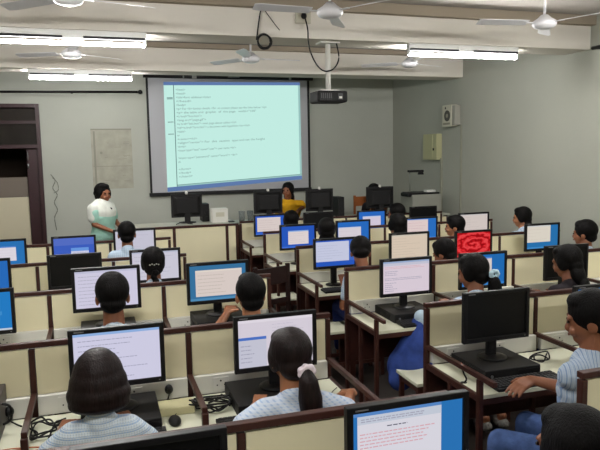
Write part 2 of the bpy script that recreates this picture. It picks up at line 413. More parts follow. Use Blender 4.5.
M('0b', .84, 3.08, 1.198, [('r',0,0,1,1,(224,216,228)),('r',0,0,1,.06,(235,228,238)),('r',.0,.36,.37,1,(206,206,222)),('r',.0,.36,.37,.42,(80,120,205)),('l',.03,.5,.33,.92,5,TX,8),('l',.45,.1,.9,.3,3,(205,198,214),9)],
  'monitor with a small blue-topped window, in front of the ponytailed person with white hair tie', C1)
M('0off', 2.165, 3.08, 1.207, 'off', 'switched-off black monitor on the desk beside the person in striped shirt', C1)
M('0r', 2.93, 3.08, 1.185, [('r',0,0,1,1,BLU),('r',.5,.12,.98,.8,(110,160,210))], 'monitor with blue desktop mostly hidden behind the striped-shirt person\'s head')
M('1L', -.76, 4.37, 1.19, [('r',0,0,1,1,(40,130,205)),('r',0,.95,1,1,(205,215,230)),('r',.8,.5,.86,.6,(70,150,215))], 'monitor with plain bright blue desktop, lower of two at the picture edge')
M('1a', .03, 4.37, 1.285, doc((218,214,236), (170,168,190), 9, (200,200,225), 11), 'monitor of white document beyond the person with pale collar, above the bob-haired person', .885)
M('1b', .78, 4.37, 1.268, win(BL2, (228,214,208), (.1,.13,.93,.88), TC, 6, 12, (235,225,215)), 'monitor with cream page on teal-blue desktop, nearest the long counter', .885)
M('1c', 2.25, 4.37, 1.195, [('r',0,0,1,1,(228,214,226)),('r',0,0,1,.05,(160,180,215)),('r',0,.05,1,.13,(205,205,222)),('l',.04,.15,.95,.24,2,TP,3,.8),('l',.04,.28,.4,.45,3,TX,5,.4),('l',.04,.5,.9,.6,2,TX,6,.6),('l',.04,.64,.5,.95,5,TX,7,.3)],
  'monitor of pinkish white document just across the aisle, on its own black desktop computer', C1)
M('1d', 2.94, 4.37, 1.195, win(BLU, (226,214,210), (.1,.08,.7,.8), TC, 6, 14), 'monitor with cream page on blue, beyond the ponytailed person with blue hair tie')
M('1off', 3.755, 4.37, 1.205, 'off', 'switched-off black monitor below the person against the side wall')
M('2L', -.93, 5.66, 1.20, [('r',0,0,1,1,(44,112,195)),('r',.6,.55,.8,.9,(90,150,210))], 'monitor with blue picture, upper of two plain blue ones at the picture edge')
M('2off', -.21, 5.66, 1.20, 'off', 'switched-off black monitor directly below the blue login screen')
M('2a', .46, 5.66, 1.20, doc((214,212,226), (180,178,196), 6, (190,195,215), 15), 'white monitor in front of the person with shiny hair clip')
M('2b', 2.155, 5.66, 1.20, [('r',0,0,1,1,(208,212,236)),('r',.86,0,1,1,(70,110,200)),('r',0,.82,1,1,BL3),('r',0,0,1,.05,BL3),('l',.05,.15,.8,.75,6,(182,186,214),17)], 'lavender monitor with thick blue bottom band at the end of the aisle-side desk')
M('2c', 2.95, 5.66, 1.21, doc((226,208,188), (202,186,168), 8, (215,205,190), 18), 'cream document monitor directly above the pinkish white one')
M('2d', 4.54, 5.66, 1.22, win((44,118,180), (230,222,208), (.0,.0,.76,.72), (216,206,192), 4, 20, (215,215,215)), 'monitor with cream page on blue, beside the person against the side wall')
M('rose', 3.69, 5.66, 1.19, 'rose', 'monitor filled by a close-up of a red rose')
M('3L', -.93, 6.95, 1.205, win((46,120,190), (232,226,236), (.0,.2,.8,.8), (222,212,222), 4, 22), 'monitor with white window on blue beside the maroon door')
M('3log', -.255, 6.95, 1.205, [('r',0,0,1,1,(66,100,200)),('r',.0,.0,1,.3,(90,116,205)),('r',.42,.42,.86,.8,(212,214,240)),('r',.42,.42,.86,.56,(110,160,235)),('l',.46,.6,.8,.76,2,TX,2)], 'blue login screen monitor with a small pale dialog box')
M('3a', .36, 6.95, 1.245, doc((208,206,222), (190,188,206), 5, (200,200,215), 23), 'white monitor beside the short-haired person below the person in mint')
M('3b', 2.19, 6.95, 1.20, win(BL3, (234,222,222), (.2,.2,.82,.84), (214,200,204), 5, 24, (150,185,235)), 'monitor with white window centred on blue, just below the dark-clothed frontmost student')
M('3c', 2.88, 6.95, 1.215, win((44,112,200), (226,218,226), (.02,.24,.75,.96), (214,204,214), 3, 26, (210,215,235)), 'monitor with white window low on blue desktop, beyond the person with bowed head')
M('3d', 3.79, 6.95, 1.21, win((46,116,200), (234,214,212), (.0,.04,.72,.72), (210,170,180), 4, 27, (220,205,210)), 'monitor with pinkish page and blue side, beyond the cream document screen')
M('3e', 4.53, 6.95, 1.23, doc((220,208,202), (196,184,182), 7, (210,205,205), 28), 'cream-white monitor directly above the red rose screen')
M('4a', 2.20, 8.24, 1.205, win(BL3, (228,214,210), (.06,.08,.88,.84), (200,180,180), 5, 29, (235,225,225)), 'blue-framed cream monitor below the yellow-shirted person, frontmost by the aisle')
M('4b', 3.70, 8.24, 1.195, win((46,110,200), (222,212,230), (.15,.25,.85,.9), (206,196,214), 3, 30, (200,215,240)), 'monitor with pale window on blue below the chair with orange back')
M('4off', 2.90, 8.24, 1.205, 'off', 'switched-off black monitor on the frontmost desk row, between two lit screens')
M('4off2', 4.52, 8.24, 1.215, 'off', 'switched-off black monitor below the overhead projector')

# monitors on the stage with their backs to the class
def old_monitor(x, label, wd=.43):
    t = thing('computer_monitor', label, 'monitor', (x, 8.9, 1.05 if x > 1.9 else 1.08), math.pi, 'monitors on the platform seen from behind')
    hh = 1.485-t.location.z; hm = .33
    m = MB().box((0, 0, hh-hm/2), (wd, .03, hm), 0, .006).box((0, .04, hh-hm/2), (wd-.05, .05, hm-.05), 0, .008, taper=.75)
    m.build('housing', BLK2, t)
    s = MB(); s.quad([(-wd/2+.02, -.0156, hh-hm+.03), (wd/2-.02, -.0156, hh-hm+.03), (wd/2-.02, -.0156, hh-.02), (-wd/2+.02, -.0156, hh-.02)]); s.build('screen', GLOSS, t)
    m = MB().box((0, .045, (hh-hm)/2+.04), (.08, .03, hh-hm+.08), 0, .006).lathe([(0, 0), (.12, 0), (.12, .01), (0, .018)], (0, .03, 0), seg=28); m.build('stand', BLK2, t)
    m = MB().ell((0, .0, hh+.012), (.022, .018, .02)).box((0, 0, hh-.004), (.03, .036, .01), 0, .003); m.build('webcam', WHITE, t)
old_monitor(1.185, 'dark monitor back on the long cream counter')
old_monitor(2.36, 'dark monitor back on the platform table beside the yellow-shirted person')
old_monitor(3.15, 'dark monitor back on the platform table, between the yellow-shirted person and the orange chair')
old_monitor(4.135, 'dark monitor back hiding the person on the orange chair', .45)
def tower(x, z, label, h=.2):
    t = thing('computer_tower', label, 'computer', (x, 9.02, z), 0, 'black computer towers on the platform')
    MB().box((0, 0, h/2), (.1, .24, h), 0, .005).build('case', BLK2, t)
    m = MB()
    for k in range(6): m.box((0, -.1205, .05+k*.02), (.07, .002, .004))
    m.build('vent', BLK, t)
tower(1.45, 1.08, 'black box standing against the dark monitor on the cream counter', .25)
tower(3.5, 1.05, 'black box standing against the dark monitor on the platform table', .3)
t = thing('carton', 'small white square box on the long cream counter', 'box', (1.615, 8.78, 1.079))
MB().box((0, 0, .095), (.22, .16, .19), 0, .004).build('body', WHITE, t); MB().box((0, -.081, .11), (.12, .001, .06)).build('paper_label', OFFW, t)
GLS = mat('clear_glass', (225,235,232), .05, .5)
GLS.node_tree.nodes['Principled BSDF'].inputs['Transmission Weight'].default_value = .85
for i, x in enumerate((1.93, 2.05)):
    g = MB(); g.lathe([(0, 0), (.038, 0), (.045, .17), (.042, .17), (.035, .008), (0, .008)], seg=24)
    o = g.build('drinking_glass', GLS, None, (x, 8.72+.02, 1.05)); tag(o, ['tall glass beside the counter corner, the one nearer the white box', 'tall glass beside the counter corner, the one nearer the dark monitor'][i], 'glass', 'tall glasses on the platform table')
o = MB().box((0, 0, .008), (.08, .12, .016), 0, .004).build('stapler', BLK, None, (1.76, 8.68, 1.079)); tag(o, 'small flat black object on the counter between white box and glasses', 'stapler')
MB_ = MB()
o = MB().tube([(0,0,.005),(.05,.03,.02),(.1,-.02,.03),(.16,.02,.01),(.22,-.02,.005)], .006).build('cable', BLK, None, (1.0, 8.65, 1.08)); tag(o, 'short loose cable in front of the dark monitor on the counter', 'cable')

# overhead projector on the platform table
t = thing('overhead_projector', 'grey overhead projector with raised arm near the room corner', 'projector', (4.84, 8.9, 1.05))
MB().box((0, 0, .16), (.5, .4, .28), 0, .015).build('body', mat('ohp_grey', (142,142,132), .5, .4), t)
MB().box((0, 0, .315), (.46, .36, .03), 0, .006).build('glass_stage', BLK, t)
MB().box((-.25, -.05, .3), (.14, .24, .06), 0, .02).build('tray', BLK2, t); MB().box((.1, -.1, .345), (.16, .1, .04), 0, .01).build('lamp_cover', WHITE, t)
MB().cyl((-.14, .1, .3), (-.14, .1, .66), .012).build('arm', mat('ohp_arm', (120,122,114), .5, .4), t)
m = MB().box((-.06, .06, .655), (.24, .1, .035), 0, .008).cyl((.02, .04, .6), (.02, .04, .64), .05, .04); m.build('projection_head', BLK2, t)
for sx in (-.2, .2):
    for sy in (-.15, .15): MB().cyl((sx, sy, 0), (sx, sy, .03), .018).build('foot', BLK, t)

# ------------------------------------------------------------------ computers, keyboards, mice
def case(x, n, label, h=.065):
    t = thing('desktop_computer', label, 'computer', (x, Y(n)-.245, ZD-.001), 0, 'flat black desktop computers under the monitors')
    MB().box((0, 0, h/2), (.36, .36, h), 0, .005).build('case', BLK2, t)
    MB().box((.1, -.181, h-.025), (.14, .003, .02)).build('disc_drive', BLK, t)
    MB().cyl((-.14, -.179, h/2), (-.14, -.185, h/2), .008, seg=12).build('power_button', SILV, t)
    m = MB()
    for k in range(8): m.box((-.1815, -.08+k*.02, h/2), (.003, .008, h*.55))
    m.build('side_vent', BLK, t)
def kbmesh():
    m = MB(); m.box((0, 0, .01), (.43, .14, .018), 0, .004, rot=Matrix.Rotation(R(2), 4, 'X'))
    for r in range(5):
        for k in range(18):
            if r == 0 and 5 <= k <= 9: continue
            m.box((-.195+k*.023+(.006 if k > 13 else 0), -.05+r*.024, .022+r*.0008), (.0185, .019, .006), 1)
    m.box((-.03, -.05, .022), (.112, .019, .006), 1)
    return m.mesh('keyboard', [BLK, KEYS])
KB = kbmesh()
def keyboard(x, y, label, rz=0):
    o = link('keyboard', KB, None, (x, y, ZD)); o.rotation_euler = (0, 0, rz); tag(o, label, 'keyboard', 'black keyboards on the desks')
MS = MB().ell((0, 0, .012), (.03, .052, .022)).mesh('mouse', BLK2)
def mouse(x, y, label, z=ZD):
    t = thing('computer_mouse', label, 'mouse', (x, y, z), 0, 'black computer mice on the desks')
    link('shell', MS, t); MB().tube([(0, .05, .012), (.02, .12, .008), (-.03, .2, .006), (.03, .28, .006)], .0025).build('cord', BLK, t)
for k, n, lb, h in (('n1a',-1,'under the big monitor of pink text at the bottom edge',.065),('n1b',-1,'under the switched-off monitor behind the bob-haired person',.065),
    ('0a',0,'in front of the bob-haired person',.065),('0b',0,'beside the ponytailed person with white hair tie',.065),('0off',0,'under the switched-off monitor beside the striped-shirt person',.065),
    ('1a',1,'beyond the person with pale collar',.15),('1b',1,'under the cream page on teal-blue screen',.15),('1c',1,'under the pinkish white document screen',.065)):
    case(MON[k][0]+(0 if k == '0a' else 0)+(-.06 if k == '0b' else 0), n, 'flat black desktop computer '+lb, h)
# cases under taller stands further forward
for k, n, lb in (('2b',2,'under the lavender screen with blue band'),('3b',3,'under the white window centred on blue'),('1off',1,'under the switched-off monitor below the side-wall person')):
    pass
for k, n, dx, lb in (('0a',0,-.02,'under the bob-haired person\'s hands'),('0b',0,-.14,'in front of the ponytailed person with white hair tie'),('0off',0,.02,'before the switched-off monitor, by the striped-shirt person\'s hand'),
    ('1a',1,0,'before the person with pale collar'),('1b',1,0,'before the person by the aisle post'),('1c',1,.04,'before the pinkish white document screen'),('1off',1,-.12,'before the switched-off monitor below the side-wall person'),('2b',2,0,'before the lavender screen with blue band')):
    keyboard(MON[k][0]+dx, Y(n)-.497, 'black keyboard '+lb)
mouse(.30, 2.97, 'black mouse on the desk beside the bob-haired person, below the wall plug')
mouse(1.16, 2.84, 'black mouse under the hand of the ponytailed person with white hair tie')
mouse(2.66+.15, 4.12, 'black mouse beside the ponytailed person with blue hair tie')
# adapter box on the desk
t = thing('adapter_box', 'beige junction box on the desk between bob-haired person and cable tangle', 'box', (.31, 3.12, ZD))
MB().box((0, 0, .02), (.2, .12, .04), 0, .006).build('body', mat('beige_plastic', (196,190,150), .5, .4), t)
# tower and drive beside picture edge
t = thing('computer_tower', 'dark speaker-like computer box at the picture edge beside the bob-haired person', 'computer', (-.575, 3.17, ZD-.001))
MB().box((0, 0, .09), (.2, .3, .18), 0, .006).build('case', mat('taupe_plastic', (70,64,60), .5, .4), t)
MB().tube([(.105, -.05, .05), (.14, -.05, .07), (.14, -.05, .13), (.105, -.05, .15)], .006).build('handle', BLK, t)
# power plug and cables
def plug(x, y, z, label, pts):
    t = thing('power_plug', label, 'plug', (x, y, z), 0, 'black plugs in the desk sockets')
    MB().ell((0, -.02, 0), (.022, .022, .026)).box((0, -.028, .0), (.02, .03, .02), 0, .004).build('plug_body', BLK, t)
    MB().tube([(0, -.04, -.01)]+pts, .004).build('cord', BLK, t)
plug(.305, 3.278, .80, 'black plug in the white raceway beside the white text monitor', [(-.01,-.05,-.04),(-.03,-.06,-.058),(-.07,-.09,-.058),(-.1,-.2,-.058)])
plug(-.12-.34, 3.278, .79, 'black plug in the white raceway near the picture edge box', [(.0,-.05,-.03),(.03,-.06,-.05),(.06,-.1,-.05)])
plug(1.1, 4.568, .79, 'black plug in the raceway behind the person by the aisle post', [(.0,-.05,-.03),(-.03,-.06,-.05),(-.06,-.1,-.05)])
def tangle(cx, cy, sx, sy, n, label, seed, r=.0045, z=ZD, mt=BLK, zr=.05):
    rr = random.Random(seed); m = MB()
    for k in range(n):
        pts = []; a = rr.uniform(0, 6)
        for j in range(9):
            a += rr.uniform(.5, 1.3)
            pts.append((math.cos(a)*sx*rr.uniform(.4, 1), math.sin(a)*sy*rr.uniform(.4, 1), rr.uniform(r, zr)))
        pts[0] = pts[0][:2]+(r,); m.tube(pts, r, seg=6)
    o = m.build('cable_tangle', mt, None, (cx, cy, z)); tag(o, label, 'cables', 'tangled cables on the desks')
tangle(.50, 3.10, .13, .1, 5, 'dense tangle of black cables beside the dividing rail', 3)
tangle(-.28, 3.08, .1, .12, 3, 'loose black cables between the picture edge box and the bob-haired person', 5)
tangle(-.42, 2.88, .16, .04, 2, 'thin orange and grey wires on the desk at the picture edge', 9, .0025, ZD, mat('orange_wire', (190,104,60), .6, .3), .02)
o = MB().ell((0, 0, .02), (.05, .04, .025)).build('adapter', BLK, None, (-.49, 2.84, ZD)); tag(o, 'round black power brick on the desk at the picture corner', 'adapter')
tangle(2.74, 4.32, .14, .08, 3, 'black cables behind the pinkish white monitor', 12)
tangle(2.5, 3.12, .08, .05, 2, 'black cables beside the switched-off monitor of the striped-shirt person', 13)
o = MB().tube([(0,0,.0),(.0,-.02,-.03),(.01,-.03,-.06),(.0,-.02,-.085)], .005).lathe([(0,0),(.018,0),(.018,.02),(0,.022)], (0,-.02,-.1), seg=16).build('door_key', BLK, None, (1.88, 2.98, .815)); tag(o, 'small black ring hanging on the desk side rail near the striped-shirt person', 'ring')

# ------------------------------------------------------------------ stools and chairs
def stool(x, y, label, h=.45, z0=0, w=.34):
    t = thing('stool', label, 'stool', (x, y, z0), 0, 'wooden stools with cream tops')
    MB().box((0, 0, h-.012), (w, .32, .024), 0, .004).build('seat', DESK, t)
    MB().box((0, -.14, h-.05), (w-.04, .02, .05)).box((0, .14, h-.05), (w-.04, .02, .05)).box((-w/2+.03, 0, h-.05), (.02, .26, .05)).box((w/2-.03, 0, h-.05), (.02, .26, .05)).build('seat_frame', WOOD, t)
    for sx in (-1, 1):
        for sy in (-1, 1): MB().box((sx*(w/2-.03), sy*.13, (h-.024)/2), (.032, .032, h-.024), 0, .003).build('leg', WOOD, t)
    for sy in (-1, 1): MB().box((0, sy*.13, .14), (w-.06, .018, .03)).build('stretcher', WOOD, t)
def chair(x, y, z0, label, rz=0, m=None, group='wooden chairs on the platform'):
    m = m or mat('orange_wood', (150,84,40), .45, .4, noise_amt=.2, noise_scale=9)
    t = thing('wooden_chair', label, 'chair', (x, y, z0), rz, group)
    MB().box((0, 0, .44), (.42, .4, .025), 0, .006).build('seat', m, t)
    for sx in (-1, 1):
        MB().box((sx*.18, .17, .215), (.036, .036, .43), 0, .003).build('leg', m, t)
        MB().box((sx*.18, -.19, .50), (.036, .03, 1.0), 0, .003).build('rear_leg', m, t)
    MB().box((0, -.19, .9), (.4, .022, .16), 0, .006).box((0, -.19, .66), (.34, .018, .05), 0, .004).build('backrest', m, t)
    for cc, dd in (((0, .17, .2), (.32, .02, .03)), ((-.18, 0, .2), (.02, .32, .03)), ((.18, 0, .2), (.02, .32, .03))): MB().box(cc, dd).build('stretcher', m, t)

# ------------------------------------------------------------------ people
def V(*a): return Vector(a)
def interp(t, xs, ys):
    for i in range(len(xs)-1):
        if t <= xs[i+1]:
            k = (t-xs[i])/(xs[i+1]-xs[i]); return ys[i]*(1-k)+ys[i+1]*k
    return ys[-1]
def torso(m, hip, top, k=1, add=0, t0=0, t1=1):
    N = 9
    for i in range(N):
        t = t0+(t1-t0)*i/(N-1); c = hip.lerp(top, t)
        rx = interp(t, [0,.35,.75,.92,1], [.150,.125,.158,.135,.085])*k+add
        ry = interp(t, [0,.35,.75,.92,1], [.115,.095,.108,.08,.065])*k+add
        m.ell(c, (rx, ry, .075+add), seg=24)
def hand(m, w, tip, up, side, rad=.0095, curl=.35, s=1.0):
    """palm and five fingers from the wrist w towards the direction of tip; thumb on side"""
    d = (tip-w).normalized(); u = (up-d*up.dot(d)).normalized(); x = d.cross(u).normalized()
    if x.dot(side) < 0: x = -x       # x points to the thumb
    L = .085*s
    for k in (-1.5, -.5, .5, 1.5):
        m.cap(w+x*k*.013*s, w+d*L+x*k*.019*s, .014*s, .0125*s, 10)
    for j, (k, ln) in enumerate(((1.5,.07),(.5,.078),(-.5,.072),(-1.5,.056))):
        a = w+d*L+x*k*.0205*s; sp = (d+x*k*.07).normalized()
        b = a+(sp*math.cos(curl)-u*math.sin(curl))*ln*.5*s
        c = b+(sp*math.cos(curl*2)-u*math.sin(curl*2))*ln*.5*s
        m.cap(a, b, rad, rad*.93, 10); m.cap(b, c, rad*.93, rad*.8, 10)
    a = w+d*.02*s+x*.024*s; b = a+(d*.75+x*.75-u*.2).normalized()*.04*s; c = b+(d*.95+x*.25-u*.3).normalized()*.032*s
    m.cap(a, b, rad*1.5, rad*1.15, 10); m.cap(b, c, rad*1.15, rad*.9, 10)

def person(x, y, ztop, label, rz=0, lean=.12, yaw=0, pitch=0, hair='short', shirt=S_PLAIN, lower=NAVY, skin=SKIN, hairm=None, pose='type',
           z0=0, hs=1.1, vox=.009, slim=.86, tie=None, extras=(), arms=None, legs=None, sit=True, warms=None, sleeve=.6, side=0, roll=0, group='students in pale blue shirts'):
    """x, y: the head's place; the hips sit 'lean' behind it"""
    f = V(-math.sin(rz), math.cos(rz), 0); r = V(math.cos(rz), math.sin(rz), 0)
    hp = V(x, y, 0)-f*lean-r*side
    t = thing('person', label, 'person', (hp.x, hp.y, z0), rz, group)
    zt = ztop-z0
    hc = V(side, lean, zt-.128*hs)                     # middle of the head
    nb = V(side*.85, lean*.62, zt-.292*hs)                # base of the neck
    hip = V(0, 0, .54 if sit else .95)
    shz = nb.z-.055
    sw = .155*slim
    sh = {s: V(nb.x+s*sw, nb.y-.005, shz) for s in (-1, 1)}
    if arms is None:
        if pose == 'type': arms = {s: (V(nb.x+s*(sw+.07), nb.y+.0, shz-.25), V(nb.x+s*.12, nb.y+.20, .785)) for s in (-1, 1)}
    if warms:
        IM = (Matrix.Translation((hp.x, hp.y, z0)) @ Matrix.Rotation(rz, 4, 'Z')).inverted()
        for s in warms: arms[s] = tuple(IM @ V(*p) for p in warms[s])+((V(0, 0, 1),) if s == 1 or len(warms[s]) < 3 else (V(-.15, -.2, 1), V(0, 1, 0)))[:max(0, len(warms[s])-2)*3]
    if legs is None:
        if sit: legs = {s: (V(s*.09, .02, .53), V(s*.1, .40, .535), V(s*.1, .38, .10), V(s*.1, .50, .045)) for s in (-1, 1)}
        else: legs = {s: (V(s*.085, 0, .9), V(s*.09, .02, .49), V(s*.09, -.01, .09), V(s*.1, .12, .04)) for s in (-1, 1)}
    HM = Matrix.Translation(hc) @ Matrix.Rotation(yaw, 4, 'Z') @ Matrix.Rotation(roll, 4, 'Y') @ Matrix.Rotation(-pitch, 4, 'X') @ Matrix.Scale(hs, 4)
    Q = HM.to_quaternion().to_matrix().to_4x4()
    def he(m, c, rr, mi=0, q=None): m.ell(HM @ Vector(c), tuple(v*hs for v in rr), mi, 20, rot=Q if q is None else Q @ q)
    # body: one surface from head to feet
    b = MB()
    he(b, (0, -.008, .025), (.074, .090, .088)); he(b, (0, .03, -.03), (.060, .056, .070)); he(b, (0, .045, -.078), (.036, .034, .030))
    he(b, (0, .06, -.005), (.05, .028, .045)); he(b, (0, .090, -.028), (.013, .016, .020)); he(b, (0, .085, -.008), (.009, .010, .028))
    he(b, (-.032, .075, -.04), (.022, .014, .02)); he(b, (.032, .075, -.04), (.022, .014, .02)); he(b, (0, .082, -.058), (.022, .010, .007))
    for s in (-1, 1):
        he(b, (s*.077, -.005, -.018), (.012, .022, .032)); he(b, (s*.03, .079, .022), (.024, .010, .008))
    b.cap(HM @ V(0, -.012, -.055), nb+V(0, -.01, -.03), .052*hs, .058*hs)
    torso(b, hip, nb-V(0, 0, .03), slim*.94)
    for s in (-1, 1):
        b.cap(nb+V(0, -.01, -.03), sh[s], .05, .052)
        e, wv = arms[s][:2]
        b.cap(sh[s], e, .046, .036); b.cap(e, wv, .037, .024)
        tip = arms[s][2] if len(arms[s]) > 2 else wv+(wv-e).normalized()*.1+V(0, .03, -.005)
        upv = arms[s][3] if len(arms[s]) > 3 else V(0, 0, 1)
        hand(b, wv, tip, upv, V(-s, 0, 0) if len(arms[s]) <= 4 else arms[s][4], rad=.0095 if vox < .007 else .0115)
        h, k, a, to = legs[s]
        b.cap(h, k, .074, .05); b.cap(k, a, .05, .034); b.cap(a+V(0, 0, -.03), to, .034, .026)
    body = blob(b, vox, 'body', [skin], t, 3)
    # shirt
    c = MB(); torso(c, hip+V(0, 0, -.02), nb-V(0, .0, .04), slim, .014)
    for s in (-1, 1):
        e, wv = arms[s][:2]; c.cap(nb+V(0, -.01, -.045), sh[s], .062, .068)
        el = sh[s].lerp(e, sleeve) if sleeve <= 1 else e
        c.cap(sh[s], el, .068, .058)
        if sleeve > 1: c.cap(e, e.lerp(wv, sleeve-1), .056, .045)
    c.cap(nb+V(0, -.012, -.03), nb+V(0, -.012, .012), .066, .064)
    so = blob(c, .012, 'shirt', [shirt], t, 3)
    # lower garment
    c = MB(); c.ell(hip+V(0, .01, -.0), (.165*slim, .135, .1), seg=24)
    for s in (-1, 1):
        h, k, a, to = legs[s]; c.cap(h, k, .086, .066); c.cap(k, a.lerp(k, .12), .066, .052)
    blob(c, .013, 'trousers', [lower], t, 3)
    for s in (-1, 1):
        h, k, a, to = legs[s]; c = MB().cap(a+V(0, -.02, -.05), to, .04, .036).ell((a+to)/2-V(0, 0, .01), (.045, .11, .04))
        sm = SHOE
        for ex in extras:
            if ex[0] == 'shoe': sm = ex[1]
        blob(c, .012, 'shoe', [sm], t, 2)
    # hair
    hm = hairm or HAIR; c = MB()
    if hair in ('short', 'boyfull'):
        g = 1.0 if hair == 'short' else 1.06
        he(c, (0, -.022, .035), (.088*g, .099*g, .096*g)); he(c, (0, .03, .085), (.062*g, .05, .04)); he(c, (0, -.06, -.035), (.066*g, .052*g, .05))
    elif hair == 'bob':
        he(c, (0, -.026, .022), (.102, .106, .108)); he(c, (0, -.034, -.01), (.116, .106, .095)); he(c, (0, -.042, -.05), (.128, .102, .075)); he(c, (0, -.044, -.088), (.124, .094, .042)); he(c, (0, .03, .085), (.064, .052, .038))
    else:
        he(c, (0, -.022, .032), (.092, .102, .098)); he(c, (0, .028, .083), (.064, .05, .038)); he(c, (0, -.055, -.03), (.076, .06, .065))
        he(c, (-.072, .005, -.0), (.02, .045, .06)); he(c, (.072, .005, -.0), (.02, .045, .06))
        if hair == 'long': he(c, (0, -.06, -.10), (.085, .05, .09)); he(c, (0, -.085, -.20), (.07, .04, .09))
        if hair == 'bun': he(c, (0, -.12, .0), (.05, .045, .045))
    ho = blob(c, .008, 'hair', [hm], t, 2)
    if hair == 'pony':
        q0 = tie or (V(.03, -.115, -.045)); a = HM @ q0
        drop = [a, a+V(.002, -.035, -.05), a+V(.008, -.038, -.12), a+V(.016, -.034, -.19), a+V(.02, -.03, -.24)]
        c = MB()
        for (p, q), (r0, r1) in zip(zip(drop, drop[1:]), ((.028, .046), (.046, .056), (.056, .052), (.052, .028))): c.cap(p, q, r0, r1)
        blob(c, .008, 'ponytail', [hm], ho, 2)
    if hair == 'plait':
        c = MB(); a = HM @ V(0, -.09, -.06)
        for k in range(9): c.ell(a+V(.008*(-1)**k, -.03-.002*k, -.035*k), (.03-.001*k, .025, .026))
        blob(c, .007, 'plait', [hm], ho, 1)
    for s in (-1, 1):
        e = MB().ell(HM @ V(s*.03, .0865, .003), (.013*hs, .006*hs, .007*hs), 0, 12, rot=Q); e.build('eye', EYE, t)
    MB().ell(HM @ V(0, .092, -.058), (.02*hs, .005*hs, .006*hs), 0, 12, rot=Q).build('lips', LIP, t)
    return t, HM, ho, so

def band(ho, c, rr, m, name='hair_tie', lobes=True, label=None):
    b = MB()
    if lobes:
        for k in range(7):
            a = k*2*math.pi/7; b.ell((c[0]+rr*math.cos(a), c[1], c[2]+rr*.8*math.sin(a)), (rr*.62, rr*.6, rr*.55))
    else: b.ell(c, (rr, rr*.8, rr))
    o = blob(b, .006, name, [m], ho, 2)
    if label: o['label'] = label

PEOPLE = []
# front girls
t, HM, ho, so = person(-.035, 2.76, 1.205, 'person with round chin-length bob and blue checked shirt, sitting at the white text monitor', hair='bob', hairm=HAIRB, shirt=S_CHECK, lean=.10, vox=.0065, hs=1.04, slim=.70, sleeve=.9,
    arms={-1: (V(-.22, .10, .76), V(-.16, .27, .79)), 1: (V(.20, .10, .76), V(.12, .28, .79))}, pitch=.1)
t, HM, ho, so = person(.825, 2.79, 1.20, 'person with long ponytail in a white hair tie and pale striped shirt', hair='pony', hairm=HAIRB, shirt=S_DIAG, lean=.12, vox=.0065, yaw=.18, pitch=.15, sleeve=1.0, skin=SKIN2,
    arms={-1: (V(-.24, .06, .78), V(-.12, .27, .79)), 1: (V(.27, .08, .775), V(.36, .235, .785), V(.38, .34, .765))}, tie=V(.012, -.118, -.045))
a = HM @ V(.012, -.128, -.05); band(ho, a, .030, mat('pink_white_cloth', (226,212,222), .8, .2), label='pinkish white hair tie')
# striped shirt person leaning on the desk corner
t, HM, ho, so = person(2.225, 2.42, 1.335, 'person in blue striped shirt resting his brown hand on the desk corner', rz=R(22), hair='boyfull', shirt=S_STRIPE, lower=JEANS, lean=.03, vox=.006, yaw=R(30), pitch=.18, sleeve=.8, side=.05, slim=1.12, skin=SKIN,
    warms={-1: ((2.19, 2.50, .82), (2.09, 2.66, .825), (2.00, 2.64, .81)), 1: ((2.62, 2.42, .80), (2.42, 2.62, .66), (2.34, 2.68, .63))},
    legs={-1: (V(-.09, .02, .53), V(-.20, .34, .545), V(-.20, .38, .10), V(-.24, .49, .045)), 1: (V(.09, .02, .53), V(.12, .38, .535), V(.12, .40, .10), V(.12, .52, .045))})
# lowest head at the picture corner
t, HM, ho, so = person(1.335, 1.50, 1.245, 'person with black hair and small earring at the bottom edge, only the head in view', rz=0, hair='bun', lean=.1, yaw=R(14), pitch=.1, hs=1.12)
MB().ell(HM @ V(-.093, .0, -.052), (.008, .008, .008), seg=10).build('earring', SILV, t)
# second row
person(.06, 4.09, 1.30, 'person with short black hair and pale collar before the white document monitor', shirt=S_CHECK, lean=.1, hs=1.2, slim=.8, pitch=.05)
person(.94, 4.07, 1.23, 'person with short black hair and raised bare arms by the aisle post', shirt=S_PLAIN, lean=.12, skin=SKIN2, yaw=.0, hair='short', hs=1.16, sleeve=.5,
    arms={-1: (V(-.24, .10, .86), V(-.12, .30, .93)), 1: (V(.22, .1, .8), V(.13, .28, .82))})
t, HM, ho, so = person(2.68, 4.12, 1.235, 'person with ponytail in a pale blue hair tie, facing the cream page on blue', hair='pony', shirt=S_PLAIN, yaw=.75, pitch=.2, lean=.12, tie=V(.0, -.125, -.035),
    legs={-1: (V(-.09, .02, .53), V(-.11, .36, .535), V(-.14, -.28, .12), V(-.14, -.20, .045)), 1: (V(.09, .02, .53), V(.07, .36, .535), V(.0, -.28, .12), V(.0, -.20, .045))}, extras=[('shoe', mat('grey_mesh_shoe', (110,108,104), .8, .2, noise_amt=.5, noise_scale=60))])
a = HM @ V(-.02, -.15, -.03); band(ho, a, .030, mat('blue_white_cloth', (176,204,216), .8, .2), label='pale blue hair tie')
person(3.56, 4.14, 1.25, 'person with long dark hair in front of the switched-off monitor below the side-wall person', hair='long', shirt=DKCL, yaw=.6, pitch=.25, lean=.12)
